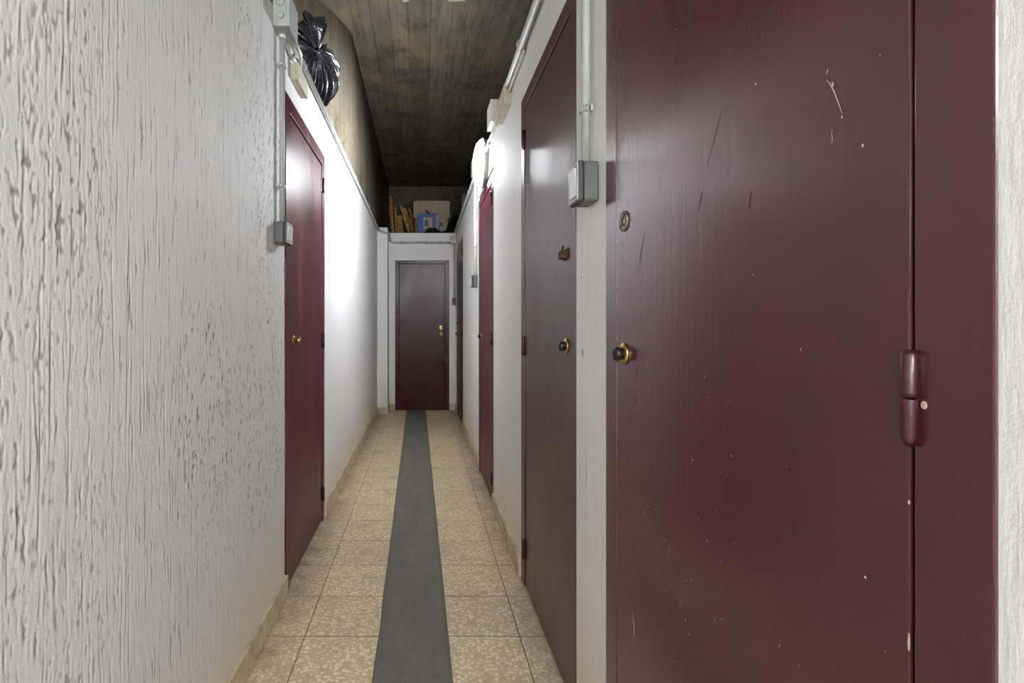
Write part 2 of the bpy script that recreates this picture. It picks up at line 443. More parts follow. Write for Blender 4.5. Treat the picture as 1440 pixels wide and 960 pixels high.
b = nb(); box(b, XL - .014, XL - .001, YB, Y0 + .002, 0, WT)
obj('plaster_strip', b, M['plaster2'], wl)

# ---- end wall with opening, pilaster
EX0, EX1, ETOP = -.367, .361, 2.008
b = nb()
box(b, XL, EX0, YE, YE + .11, 0, WT); box(b, EX1, XR, YE, YE + .11, 0, WT); box(b, EX0, EX1, YE, YE + .11, ETOP, WT)
struct(obj('wall_end', b, M['plaster'], origin=(0, YE, 0)), 'white end wall around the far maroon door')
b = nb(); box(b, XL - .02, -.447, 6.33, YE + .05, 0, 2.395, .006)
struct(obj('wall_pilaster', b, M['plaster'], origin=(-.5, 6.33, 0)), 'white square pilaster in the corner left of the far door')
b = nb(); box(b, XL - .12, XR + .12, YB - .1, YB, 0, ZC)
struct(obj('wall_back', b, M['plaster'], origin=(0, YB, 0)), 'white wall closing the corridor behind')

# ---- skirting, laid in short lengths
def skirting(name, label, runs):
    root = struct(empty(name, (runs[0][0], runs[0][2], 0)), label)
    for (xa, xb, ya, yb) in runs:
        along_y = abs(yb - ya) > abs(xb - xa)
        L = (yb - ya) if along_y else (xb - xa); n = max(1, round(L / TS))
        for k in range(n):
            q0, q1 = k / n, (k + 1) / n; g = .0008; e = random.uniform(-.0012, .0012)
            t = nb()
            if along_y: box(t, xa + (e if xa > 0 else 0), xb + (e if xa < 0 else 0), ya + L * q0 + g, ya + L * q1 - g, 0, BH + random.uniform(-.0015, .0015), .002, 1)
            else: box(t, xa + L * q0 + g, xa + L * q1 - g, ya + e, yb, 0, BH, .002, 1)
            obj('skirting_tile', t, M['skirt'], root)
st = .012
skirting('baseboard_left', 'tan terrazzo skirting along the left white wall', [(XL - .01, XL + st, YB, 2.083), (XL - .005, XL + st, DL[1] + .012, 6.33)])
skirting('baseboard_right', 'tan terrazzo skirting along the right white wall', [(XR - st, XR + .005, YB, D1[0]), (XR - st, XR + .005, D1[1], D2[0]), (XR - st, XR + .005, D2[1] + .01, D3[0] - .01), (XR - st, XR + .005, D3[1] + .01, D4[0] - .01), (XR - st, XR + .005, D4[1] + .01, YE)])
skirting('baseboard_end', 'tan terrazzo skirting at the foot of the end wall and pilaster', [(XL + st, -.447, 6.33 - st, 6.34), (-.449, -.447 + st, 6.33 - st, YE - st), (-.447, EX0, YE - st, YE + .005), (EX1, XR - st, YE - st, YE + .005)])

# ---- raw concrete shell above the partitions
pl = [(-.604, YV + .1), (-.604, 4.26), (-.610, 4.21), (-.632, 4.14), (-.712, 3.93), (-.80, 3.81), (-.93, 3.73), (-1.12, 3.68), (-1.5, 3.66), (-2.2, 3.65)]
b = nb(); n = len(pl)
lo_ = [b.verts.new((x, y, 2.30)) for x, y in pl]; hi_ = [b.verts.new((x, y, ZC + .02)) for x, y in pl]
for i in range(n - 1): b.faces.new((lo_[i], lo_[i + 1], hi_[i + 1], hi_[i])).smooth = True
bk_l = b.verts.new((-2.2, YV + .1, 2.30)); bk_h = b.verts.new((-2.2, YV + .1, ZC + .02))
b.faces.new((lo_[-1], bk_l, bk_h, hi_[-1])); b.faces.new((bk_l, lo_[0], hi_[0], bk_h))
b.faces.new(lo_ + [bk_l]); b.faces.new(hi_ + [bk_h])
struct(obj('wall_concrete_left', b, M['concrete_wall'], origin=(-.604, 5, 2.30)), 'board-marked raw concrete mass with rounded corner above the left partition')
b = nb(); box(b, -2.3, -2.2, YB - .1, 3.7, 0, ZC)
struct(obj('wall_outer_left', b, M['concrete_wall'], origin=(-2.2, 0, 0)), 'outer concrete wall left of the storerooms')
b = nb(); box(b, 2.6, 2.7, YB - .1, YV + .1, 0, ZC)
struct(obj('wall_outer_right', b, M['ceil'], origin=(2.6, 0, 0)), 'outer concrete wall right of the storerooms')
b = nb(); box(b, -2.2, 2.7, YV, YV + .1, 0, ZC)
struct(obj('wall_loft_back', b, M['ceil'], origin=(0, YV, 0)), 'dark concrete wall at the back of the loft')
b = nb(); box(b, -2.2, XL - .12, YB - .1, YB, 0, ZC); box(b, XR + .12, 2.6, YB - .1, YB, 0, ZC)
struct(obj('wall_outer_back', b, M['concrete_wall'], origin=(0, YB, 0)), 'outer concrete wall behind the storerooms')
b = nb(); box(b, -2.3, 2.7, YB - .1, YV + .1, ZC + .008, ZC + .15)
ceiling = struct(obj('ceiling', b, M['ceil'], origin=(0, 0, ZC)), 'dark raw concrete ceiling with board marks running down the corridor')
BW = .168; segs = [(YB - .05, 2.05), (2.05, 6.09), (6.09, YV + .05)]
k = 0; x = -2.25
while x < 2.65:
    wd = BW * random.uniform(.85, 1.15)
    for (ya, yb) in segs:
        t = nb(); dz_ = random.uniform(0, .005)
        box(t, x + .0012, x + wd - .0012, ya + .0015, yb - .0015, ZC - dz_, ZC + .02, .0015, 1)
        obj('board_mark', t, M['ceil'], ceiling)
    x += wd
b = nb(); box(b, XR + .11, 2.6, YB, YV, 2.30, 2.36); box(b, XL - .11, XR + .11, YE + .11, YV, 2.30, 2.36)
struct(obj('floor_loft', b, M['loft'], origin=(1, 5, 2.30)), 'dusty slab over the storerooms at partition height')
b = nb(); box(b, -2.2, XL - .11, YB, 3.72, 2.30, 2.372)
struct(obj('floor_loft_left', b, M['loft'], origin=(-1.4, 1, 2.30)), 'dusty slab over the left storerooms under the black bag')

# ================================================================== doors
def frame_map(kind, base):
    """s runs along the wall, n out of the wall into the corridor"""
    if kind == 'R': return lambda s, n_, z: Vector((base - n_, s, z))
    if kind == 'L': return lambda s, n_, z: Vector((base + n_, s, z))
    return lambda s, n_, z: Vector((s, base - n_, z))
def mbox(bm, P, s0, s1, n0, n1, z0, z1, bev=0.0):
    a, c = P(s0, n0, z0), P(s1, n1, z1)
    return box(bm, a.x, c.x, a.y, c.y, a.z, c.z, bev)
def make_door(name, label, kind, base, s0, s1, top, jw0, jw1, head, mat, hinge_side, hinges=(.163, 1.05, 1.95), recess=.003, frame_mat=None, gap=.0032, gap_slot=.005, hr=.0075):
    P = frame_map(kind, base); fm = frame_mat or mat
    root = struct(empty(name, P((s0 + s1) / 2, 0, 0)), label)
    a, c = s0 + jw0, s1 - jw1
    jf = .002                                              # frame stands a hair proud of the plaster
    for (p, q) in ((s0, a), (c, s1)):
        t = nb(); mbox(t, P, p, q, -.10, jf, 0, top, .002); obj('jamb', t, fm, root)
    t = nb(); mbox(t, P, a, c, -.10, jf, top - head, top, .002); obj('head_jamb', t, fm, root)
    t = nb()                                               # rebate behind the leaf
    mbox(t, P, a, a + .02, -.10, -.048, .004, top - head); mbox(t, P, c - .02, c, -.10, -.048, .004, top - head)
    mbox(t, P, a + .02, c - .02, -.10, -.048, top - head - .02, top - head); obj('door_stop', t, M['maroon_dark'], root)
    g0, g1 = (gap, gap_slot) if hinge_side == 0 else (gap_slot, gap)
    t = nb(); mbox(t, P, a + g0, c - g1, -recess - .04, -recess, .006, top - head - .003, .0022)
    leaf = obj('leaf', t, mat, root)
    hs = a if hinge_side == 0 else c
    for hz in hinges:
        hg = nb()
        ctr = P(hs, .006, 0)
        for (z0, z1) in ((hz - .0435, hz - .0008), (hz + .0008, hz + .0435)):
            zs_ = [z0, z0 + .004, z1 - .004, z1] if z0 > hz - .01 else [z0, z0 + .008, z1 - .001, z1]
            lo_tip, hi_tip = (.0080, .0045) if z0 > hz - .01 else (.0035, .0080)
            tube(hg, [(ctr.x, ctr.y, q) for q in zs_], [lo_tip * hr / .0082, hr, hr, hi_tip * hr / .0082], 16)
        if hr > .007: mbox(hg, P, hs - .016, hs + .016, -recess - .002, .0035 - recess, hz - .040, hz + .040, .001)
        obj('hinge', hg, M['hinge'], root)
    return root, P, -recess
def knob_lock(root, P, n0, s, z, r=.024, reach=.019, body='darkmetal', name='lock_cylinder'):
    ax = P(0, 1, 0) - P(0, 0, 0); o0 = P(s, n0, z)
    t = nb(); lathe(t, o0, ax, [(0, r), (.003, r), (.0055, r * .93), (.0065, r * .62), (.007, .008)])
    ring = obj('rosette', t, M['brass'], root); ring['label'] = 'worn brass ring'
    t = nb(); lathe(t, o0 + ax * .004, ax, [(0, r * .58), (reach * .35, r * .56), (reach * .5, r * .64), (reach * .85, r * .64), (reach, r * .52), (reach + .001, r * .1)])
    obj(name, t, M[body], root)
    t = nb(); u = Vector((0, 0, 1)); e = o0 + ax * (reach + .0045)
    s_ax = P(1, 0, 0) - P(0, 0, 0)
    lo, hi = e - s_ax * .001 - u * .006 - ax * .002, e + s_ax * .001 + u * .006 + ax * .001
    box(t, lo.x, hi.x, lo.y, hi.y, lo.z, hi.z); obj('keyhole', t, M['hole'], root)

# near right door
r1, P, n0 = make_door('door_1', 'wide glossy maroon door with a round nickel escutcheon over a brass lock', 'R', XR, *D1, TOP_R, .064, .066, .06, M['maroon'], 0, hinges=(.163, 1.074, 1.95), recess=-.0014, gap=.004, gap_slot=.0012, hr=.0064)
knob_lock(r1, P, n0, 1.088, 1.077)
t = nb(); lathe(t, P(1.088, n0, 1.369), (-1, 0, 0), [(0, .0225), (.003, .0225), (.0048, .0205), (.005, .012), (.0042, .006), (.0042, .004)]); e = obj('escutcheon', t, M['oldmetal'], r1); e['label'] = 'tarnished nickel disc'
t = nb(); lathe(t, P(1.088, n0 + .0040, 1.369), (-1, 0, 0), [(0, .0045), (.0012, .0045)], 12); obj('keyhole', t, M['hole'], e)
for (q, zq) in ((1.0745, 1.380), (1.101, 1.358)):
    t = nb(); lathe(t, P(q, n0 + .004, zq), (-1, 0, 0), [(0, .003), (.0014, .0028), (.002, .001)], 10); obj('screw', t, M['darkmetal'], e)
# paint chips on its edges
for (s, z, hs, hz) in ((.4375, 1.069, .0028, .0038), (.4517, .978, .0010, .0022), (.4517, .85, .0010, .009), (.4517, .79, .0010, .014)):
    t = nb(); q = P(s, .0022 if s < .445 else n0, z)
    lathe(t, q, (-1, 0, 0), [(0, 1.0), (.0006, .9)], 9)
    bmesh.ops.scale(t, vec=(1, hs, hz), verts=t.verts, space=Matrix.Translation(-q)); obj('paint_chip', t, M['cream'], r1)
# thin grazes, seen on the leaf
def graze(root, P, n0, pts, wd, mat='palecard'):
    t = nb(); vs = []
    for i, (s, z) in enumerate(pts):
        k = math.sin(math.pi * (i + .25) / (len(pts) - .5)); vs.append((t.verts.new(P(s - wd * k, n0 + .0005, z)), t.verts.new(P(s + wd * k, n0 + .0005, z))))
    for a, c in zip(vs, vs[1:]): t.faces.new((a[0], a[1], c[1], c[0]))
    obj('graze', t, M[mat], root)
def onR(px, py):
    s = (XR + .003) * F / (px - VPX); return (s, H + (VPY - py) * s / F)
for pts, wd, mt in (([(893, 862), (894, 872), (895, 884), (894, 897)], .0040, 'palecard'),
                    ([(1168, 112), (1174, 118), (1180, 130), (1186, 146), (1191, 160)], .0010, 'palecard'),
                    ([(1170, 97), (1170, 100), (1169, 104)], .0012, 'palecard'),
                    ([(1176, 115), (1178, 118), (1178, 122)], .0016, 'palecard'),
                    ([(1190, 162), (1191, 165), (1190, 167)], .0012, 'palecard'),
                    ([(1220, 202), (1220, 205), (1220, 207)], .0014, 'palecard'),
                    ([(1176, 182), (1177, 185), (1176, 187), (1177, 195), (1176, 202)], .0007, 'palecard'),
                    ([(912, 322), (907, 340), (904, 358), (902, 378)], .0015, 'black'),
                    ([(1020, 152), (1010, 190), (998, 235)], .0009, 'black'),
                    ([(992, 268), (989, 280), (986, 297)], .0012, 'black'),
                    ([(1061, 268), (1059, 280), (1058, 295)], .0011, 'black')):
    graze(r1, P, n0, [onR(*p) for p in pts], wd, mt)

# second right door
r2, P, n0 = make_door('door_2', 'brownish maroon door with a rusted latch above a brass-ringed lock', 'R', XR, *D2, TOP_R, .056, .067, .06, M['maroon_dull'], 1, gap_slot=.006)
knob_lock(r2, P, n0, 1.540, 1.075)
lt = nb(); mbox(lt, P, 1.518, 1.566, n0, n0 + .004, 1.343, 1.377, .001); mbox(lt, P, 1.524, 1.556, n0 + .004, n0 + .022, 1.346, 1.372, .002); tube(lt, [P(1.540, n0 + .012, 1.374), P(1.540, n0 + .012, 1.387)], .003, 8)
e = obj('latch', lt, M['rust'], r2); e['label'] = 'rusted iron latch'
# third right door, far right door
r3, P, n0 = make_door('door_3', 'reddish maroon door under the lit round wall lamp', 'R', XR, *D3, TOP_R - .03, .055, .055, .06, M['maroon_scuffed'], 0)
knob_lock(r3, P, n0, 3.775, 1.055, .022, .02)
r4, P, n0 = make_door('door_4', 'narrow-looking maroon door next to the end wall on the right', 'R', XR, *D4, TOP_R - .03, .055, .055, .06, M['maroon_dark'], 0)
knob_lock(r4, P, n0, 6.20, 1.035, .022, .03); knob_lock(r4, P, n0, 6.20, 1.165, .020, .02)
# left door
r5, P, n0 = make_door('door_5', 'scuffed pinkish maroon door in the left wall', 'L', XL - .004, *DL, TOP_L, .066, .052, .063, M['maroon_scuffed'], 1, recess=.004, gap_slot=.007)
knob_lock(r5, P, n0, 2.236, 1.072, .021, .030, 'brass', 'knob')
# end door
r6, P, n0 = make_door('door_6', 'dark maroon door in the end wall with a small lock plate', 'E', YE, EX0, EX1, ETOP, .053, .057, .045, M['maroon_dark'], 0, recess=.012)
t = nb(); mbox(t, P, .232, .262, n0, n0 + .004, 1.085, 1.135, .002); e = obj('lock_plate', t, M['brass'], r6)
t = nb(); mbox(t, P, .243, .251, n0 + .004, n0 + .0055, 1.10, 1.122, .001); obj('keyhole', t, M['hole'], e)
knob_lock(r6, P, n0, .256, 1.018, .027, .02, 'oldmetal')
# worn threshold stains of door feet are part of the tile grime

# ================================================================== electrics
def saddle(root, ctr, axis, r, wall_dir, mat='pvc'):
    """clip that grips a pipe; axis along the pipe, wall_dir towards the wall"""
    a, wd_ = Vector(axis), Vector(wall_dir); sd = a.cross(wd_)
    t = nb(); pts = []
    for k in range(13):
        q = math.radians(-30 + 240 * k / 12); pts.append(Vector(ctr) + (-wd_ * math.sin(q) + sd * math.cos(q)) * (r + .0022))
    for (p, q) in zip(pts, pts[1:]):
        tube(t, [p - a * .008, p + a * .008], .0024, 6); 
    f0 = Vector(ctr) + wd_ * (r - .004); lo, hi = f0 - sd * (r + .009) - a * .009, f0 + sd * (r + .009) + a * .009 + wd_ * .0055
    box(t, lo.x, hi.x, lo.y, hi.y, lo.z, hi.z, .001)
    s0 = Vector(ctr) + sd * (r + .009) - wd_ * .002; tube(t, [s0 - sd * .004, s0 + sd * .004], .0055, 8)
    obj('clip', t, M[mat], root)
def conduit(name, label, pts, r, mat='pvc', clips=(), wall=(1, 0, 0), group=None, sleeves=(), cat='pipe', rad=.04):
    pts = [Vector(p) for p in pts]
    root = tag(empty(name, min(pts, key=lambda p: p.z)), label, cat, group)
    t = nb(); tube(t, bend(pts, rad), r, 14); obj('pipe', t, M[mat], root)
    for (c, ax, wd_) in clips: saddle(root, c, ax, r, wd_)
    for (p, q, rr) in sleeves:
        t = nb(); tube(t, [p, q], rr, 16); obj('sleeve', t, M['pvc_white'], root)
    return root
def switch(label, kind, base, s0, s1, z0, z1, depth=.052):
    P = frame_map(kind, base)
    root = tag(empty('light_switch', P((s0 + s1) / 2, 0, z0)), label, 'switch', 'surface-mounted light switches')
    t = nb(); mbox(t, P, s0, s1, 0, depth * .74, z0, z1, .006); obj('back_box', t, M['grey'], root)
    t = nb(); mbox(t, P, s0 - .001, s1 + .001, depth * .74, depth, z0 - .001, z1 + .001, .004); c = obj('cover', t, M['black'], root)
    t = nb(); i = .009
    mbox(t, P, s0 + .003, s1 - .003, depth, depth + .004, z0 + .003, z0 + i + .003, .001); mbox(t, P, s0 + .003, s1 - .003, depth, depth + .004, z1 - i - .003, z1 - .003, .001)
    mbox(t, P, s0 + .003, s0 + i, depth, depth + .004, z0 + i, z1 - i); mbox(t, P, s1 - i, s1 - .003, depth, depth + .004, z0 + i, z1 - i)
    obj('bezel', t, M['pvc'], c)
    t = nb(); zm = (z0 + z1) / 2; v = []
    for s in (s0 + .012, s1 - .012):
        for (n_, z) in ((depth - .004, z0 + .016), (depth + .003, z0 + .016), (depth + .0045, zm), (depth + .009, z1 - .016), (depth - .004, z1 - .016)): v.append(t.verts.new(P(s, n_, z)))
    t.faces.new(v[:5]); t.faces.new(v[5:])
    for k in range(5): t.faces.new((v[k], v[(k + 1) % 5], v[5 + (k + 1) % 5], v[5 + k]))
    obj('rocker', t, M['rocker'], root)
    return root
def junction(label, x0, x1, y0, y1, z0, z1, mat='pvc_white', knock=None, lid='L'):
    root = tag(empty('junction_box', ((x0 + x1) / 2, (y0 + y1) / 2, z0)), label, 'junction box', 'electrical junction boxes')
    t = nb(); d = .012
    if lid == 'L': box(t, x0, x1 - d, y0, y1, z0, z1, .003)
    else: box(t, x0 + d, x1, y0, y1, z0, z1, .003)
    obj('housing', t, M[mat], root)
    t = nb()
    if lid == 'L': box(t, x1 - d, x1, y0 - .001, y1 + .001, z0 - .001, z1 + .001, .002)
    else: box(t, x0, x0 + d, y0 - .001, y1 + .001, z0 - .001, z1 + .001, .002)
    obj('lid', t, M[mat], root)
    for kp in knock or ():
        t = nb(); lathe(t, kp, (0, -1, 0), [(0, .015), (.004, .014), (.006, .010), (.0065, .002)], 18); obj('knockout', t, M[mat], root)
    return root

# left side: box, drop to switch, run along the wall top
xl = XL
junction('square grey junction box at the top of the rough plaster wall', xl, xl + .065, 1.902, 2.027, 2.294, 2.42, 'pvc', [(xl + .03, 1.902, 2.335), (xl + .03, 1.902, 2.385)], 'L')
px_ = xl + .019
conduit('conduit', 'vertical grey conduit dropping to the switch on the rough plaster wall', [(px_, 1.965, 2.293), (px_, 1.965, 1.545)], .0108, 'pvc',
        [((px_, 1.965, 2.17), (0, 0, 1), (-1, 0, 0)), ((px_, 1.965, 1.69), (0, 0, 1), (-1, 0, 0))], group='grey conduit drops',
        sleeves=[((px_, 1.965, 2.2935), (px_, 1.965, 2.278), .0145)])
switch('dark grey light switch on the rough plaster wall beside the scuffed door', 'L', xl, 1.912, 1.994, 1.458, 1.543, .050)
zL = 2.362
conduit('conduit', 'grey conduit running along the top edge of the left white wall', [(xl + .016, 2.029, zL), (xl + .016, 6.24, zL), (xl + .06, 6.31, zL - .03), (-.42, 6.312, zL - .05), (-.432, 6.58, zL - .1), (-.40, YE - .013, 2.243), (.37, YE - .013, 2.243)], .0125, 'pvc',
        [((xl + .016, y, zL), (0, 1, 0), (-1, 0, 0)) for y in (2.33, 3.3, 4.1, 5.1)] + [((x, YE - .013, 2.243), (1, 0, 0), (0, 1, 0)) for x in (-.28, 0.05, .24)],
        sleeves=[((xl + .018, 2.029, zL), (xl + .018, 2.235, zL), .0165)], rad=.05)
conduit('conduit', 'short second conduit below the run over the scuffed door', [(xl + .013, 2.029, 2.318), (xl + .013, 2.158, 2.300)], .0105, 'pvc_white', [((xl + .013, 2.13, 2.304), (0, .99, -.14), (-1, 0, 0))])
conduit('conduit', 'thin middle conduit leaving the square junction box over the scuffed door', [(xl + .042, 2.029, 2.340), (xl + .036, 2.20, 2.330), (xl + .012, 2.27, 2.322), (xl + .012, 2.29, 2.27)], .0085, 'pvc_white', rad=.03)
junction('small oblong beige box over the scuffed left door', xl, xl + .034, 2.16, 2.345, 2.215, 2.288, 'beige', None, 'L')

# right side
xr = XR
switch('dark grey light switch between the two nearest right doors', 'R', xr, 1.246, 1.325, 1.455, 1.556, .052)
cx = xr - .022
conduit('conduit', 'vertical grey conduit above the switch between the two nearest right doors', [(cx, 1.285, 1.557), (cx, 1.285, 2.33)], .0112, 'pvc', [((cx, 1.285, 1.70), (0, 0, 1), (1, 0, 0)), ((cx, 1.285, 2.2), (0, 0, 1), (1, 0, 0))], group='grey conduit drops')
conduit('conduit', 'grey conduit along the top edge of the right wall above the brownish door', [(xr - .020, YB + .05, 2.362), (xr - .020, 2.478, 2.362 - .022)], .0165, 'pvc', [((xr - .020, 2.13, 2.352), (0, 1, 0), (1, 0, 0)), ((xr - .020, .9, 2.36), (0, 1, 0), (1, 0, 0))])
conduit('conduit', 'thin conduit tucked under the run above the brownish door', [(xr - .010, 2.13, 2.322), (xr - .010, 2.478, 2.315)], .007, 'pvc_white')
junction('long flat beige junction box above and beyond the brownish door', xr - .037, xr, 2.476, 2.736, 2.25, 2.352, 'beige', None, 'R')
junction('upright grey junction box standing over the wall top near the lamp', xr - .046, xr, 2.90, 3.06, 2.339, 2.468, 'pvc_white', None, 'R')
conduit('conduit', 'short white conduit between the beige box and the lamp', [(xr - .018, 2.737, 2.315), (xr - .018, 3.36, 2.315)], .010, 'pvc_white', [((xr - .018, 2.86, 2.315), (0, 1, 0), (1, 0, 0)), ((xr - .018, 3.16, 2.315), (0, 1, 0), (1, 0, 0))])
conduit('conduit', 'grey conduit along the right wall top beyond the lamp', [(xr - .018, 3.62, 2.35), (xr - .018, YE - .12, 2.362)], .0145, 'pvc', [((xr - .018, y, 2.356), (0, 1, 0), (1, 0, 0)) for y in (4.5, 5.2, 5.9)])
junction('slim white junction box on the conduit just past the lamp', xr - .040, xr, 3.93, 4.13, 2.372, 2.50, 'pvc_white', None, 'R')
conduit('conduit', 'vertical white conduit beside the reddish door down to its switch', [(xr - .016, 4.03, 2.335), (xr - .016, 4.03, 1.545)], .0112, 'pvc_white', [((xr - .016, 4.03, z), (0, 0, 1), (1, 0, 0)) for z in (2.06, 1.78)], group='grey conduit drops')
switch('light switch beside the far edge of the reddish door', 'R', xr, 3.99, 4.072, 1.448, 1.544, .050)
junction('small beige junction box in the right end corner over the far door', xr - .075, xr - .001, YE - .075, YE - .001, 2.225, 2.325, 'beige', None, 'R')
conduit('conduit', 'vertical conduit in the right end corner beside the far door', [(xr - .022, YE - .04, 2.224), (xr - .022, YE - .04, 1.50)], .0105, 'pvc', [((xr - .022, YE - .04, z), (0, 0, 1), (1, 0, 0)) for z in (2.08, 1.75)], group='grey conduit drops')
switch('small light switch in the right end corner beside the far door', 'R', xr, YE - .085, YE - .004, 1.412, 1.497, .048)

# round opal wall lamps
def wall_lamp(label, y, z, r, mat):
    root = tag(empty('wall_lamp', (XR, y, z)), label, 'lamp', 'round opal wall lamps')
    t = nb(); lathe(t, (XR, y, z), (-1, 0, 0), [(0, r * .98), (.012, r * 1.0), (.020, r * 1.05), (.028, r * 1.05), (.030, r * .9)], 48); obj('base', t, M['rocker'], root)
    t = nb(); prof = [(.027 + .058 * math.sin(a), r * .985 * math.cos(a) ** .8) for a in (math.pi / 2 * k / 14 for k in range(15))]
    lathe(t, (XR, y, z), (-1, 0, 0), prof, 48); obj('glass_globe', t, mat, root)
    return root
wall_lamp('lit round opal wall lamp above the reddish door', 3.50, 2.285, .165, M['lamp'])
wall_lamp('added fill lamp behind the camera, shaped as a round opal wall lamp', -2.3, 2.27, .165, M['fill_lamp'])  # out of view, added to brighten the near corridor

# ================================================================== things lying on the loft
# black bin bag: gathered neck facing the corridor, frilled tuft above it
K = Vector((-.583, 2.715, 2.655)); C = Vector((-.755, 2.965, 2.575)); ax = (K - C).normalized()
u_ = ax.orthogonal().normalized(); v_ = ax.cross(u_)
root = tag(empty('bin_bag', (-.76, 2.95, 2.375)), 'shiny black tied bin bag on top of the left wall', 'bag')
b = nb(); NT, NP = 44, 240; rings = []
for i in range(NT + 1):
    t = i / NT
    al = t * .50                                                       # distance behind the knot along the axis
    base_r = .188 * (math.sin(math.pi * min(1, t) ** .80) ** .62) + .014 * (1 - t)
    ring = []
    for k in range(NP):
        q = 2 * math.pi * k / NP
        pl_ = (math.sin(q * 23 + 3 * mnoise.noise(Vector((math.cos(q) * 2, math.sin(q) * 2, t * 3)))) * .6 + math.sin(q * 41 + 1.3) * .5)
        amp = .20 * math.exp(-t * 3.0) + .016
        cr = mnoise.noise(Vector((math.cos(q) * 3.2, math.sin(q) * 3.2, t * 5))) * .07 + abs(mnoise.noise(Vector((math.cos(q) * 6, math.sin(q) * 6, t * 9 + 5)))) * -.06
        rr = base_r * (1 + amp * pl_ + cr * min(1, t * 3))
        p = K - ax * al + (u_ * math.cos(q) + v_ * math.sin(q)) * rr
        if p.z < 2.384: p.z = 2.384 + (2.384 - p.z) * -.02
        ring.append(b.verts.new(p))
    rings.append(ring)
for a, c in zip(rings, rings[1:]):
    for k in range(NP): b.faces.new((a[k], a[(k + 1) % NP], c[(k + 1) % NP], c[k])).smooth = True
b.faces.new(rings[-1])
obj('bag_body', b, M['blackbag'], root)
b = nb(); rings = []; tu = Vector((-.30, -.28, .90)).normalized(); NT = 14
up2 = tu.orthogonal().normalized(); vp2 = tu.cross(up2)
for i in range(NT + 1):
    t = i / NT; ctr = K + ax * .012 * (1 - t) + (ax * .35 * t * (1 - t) + tu * t) * .135
    ring = []
    for k in range(NP // 2):
        q = 4 * math.pi * k / NP
        pl_ = math.sin(q * 7 + 2 * t) * .5 + math.sin(q * 12 + 1) * .3
        rr = (.014 + .085 * t ** .8) * (1 + pl_ * .55)
        e_ = ctr + (up2 * math.cos(q) + vp2 * math.sin(q) * .55) * rr + tu * (.035 * t * math.sin(q * 3 + 1))
        ring.append(b.verts.new(e_))
    rings.append(ring)
for a, c in zip(rings, rings[1:]):
    for k in range(NP // 2): b.faces.new((a[k], a[(k + 1) % (NP // 2)], c[(k + 1) % (NP // 2)], c[k])).smooth = True
obj('gathered_neck', b, M['blackbag'], root)
b = nb(); tube(b, [K + (u_ * math.cos(q) + v_ * math.sin(q)) * .018 + ax * .004 * math.sin(2 * q) for q in (2 * math.pi * k / 20 for k in range(21))], .006, 8, False)
obj('tie_band', b, M['grey'], root)

# pine boards leaning on the concrete at the back of the loft
BX = 10.286
def loft_px(u, v): return 530 + u / BX, 260 + v / BX
boards = [  # top u,v  bottom u,v  width(px)  depth Y, wording
    (178, 255, 222, 700, 2.6, 8.62, 'dark-edged pine batten against the concrete, outermost of the leaning boards'),
    (195, 150, 235, 700, 3.0, 8.52, 'tallest thin pine batten leaning on the concrete'),
    (258, 305, 285, 700, 3.0, 8.44, 'slim pine batten beside the tallest one'),
    (322, 428, 345, 700, 7.4, 8.55, 'short wide pine board among the leaning battens'),
    (345, 290, 468, 698, 3.8, 8.36, 'long pine batten slanting across the wide short board'),
    (390, 325, 530, 698, 4.8, 8.48, 'broad pine board slanting next to the long batten'),
    (462, 430, 545, 698, 6.0, 8.58, 'short broad pine board nearest the cardboard box'),
    (458, 320, 582, 690, 3.0, 8.30, 'thin pine batten with the strongest slant beside the cardboard box'),
]
for (tu_, tv, bu, bv, wpx, Y, lab) in boards:
    T = at(*loft_px(tu_, tv), Y); Bm = at(*loft_px(bu, bv), Y)
    d = (T - Bm).normalized(); Bm = Bm + d * ((2.361 - Bm.z) / d.z)      # carry the board down to the slab
    T.y += .10; d = (T - Bm).normalized(); L = (T - Bm).length
    side = Vector((d.z, 0, -d.x)).normalized(); nrm = d.cross(side).normalized(); wd = wpx * Y / F / 2
    t = nb(); box(t, -wd, wd, -.009, .009, 0, L, .002, 1)
    bmesh.ops.transform(t, matrix=Matrix.Translation(Bm) @ Matrix((side, nrm, d)).transposed().to_4x4(), verts=t.verts)
    mz = min(v.co.z for v in t.verts); bmesh.ops.translate(t, verts=t.verts, vec=(0, 0, 2.361 - mz))
    tag(obj('pine_board', t, M['pine'], None, Bm), lab, 'board', 'pine boards on the loft')
# cardboard box with flaps
Yb = 7.62; p0, p1 = at(584, 282, Yb), at(630, 330, Yb)
root = tag(empty('cardboard_box', ((p0.x + p1.x) / 2, Yb + .2, 2.36)), 'large plain brown cardboard box on the loft over the far door', 'box')
t = nb(); box(t, p0.x, p1.x, Yb, Yb + .42, 2.36, p0.z, .004); obj('carton', t, M['cardboard'], root)
t = nb(); q0, q1 = at(581.5, 283, Yb - .02), at(632.5, 306, Yb - .02); box(t, q0.x, q1.x, Yb - .014, Yb - .004, q1.z, q0.z, .002); obj('flap', t, M['cardboard'], root)
t = nb(); box(t, p0.x - .012, p0.x - .003, Yb + .0, Yb + .40, q1.z, q0.z, .002); obj('flap', t, M['cardboard'], root)
t = nb(); box(t, (p0.x + p1.x) / 2 - .025, (p0.x + p1.x) / 2 + .025, Yb - .0148, Yb - .0138, q1.z, q0.z); obj('tape', t, M['cream'], root)
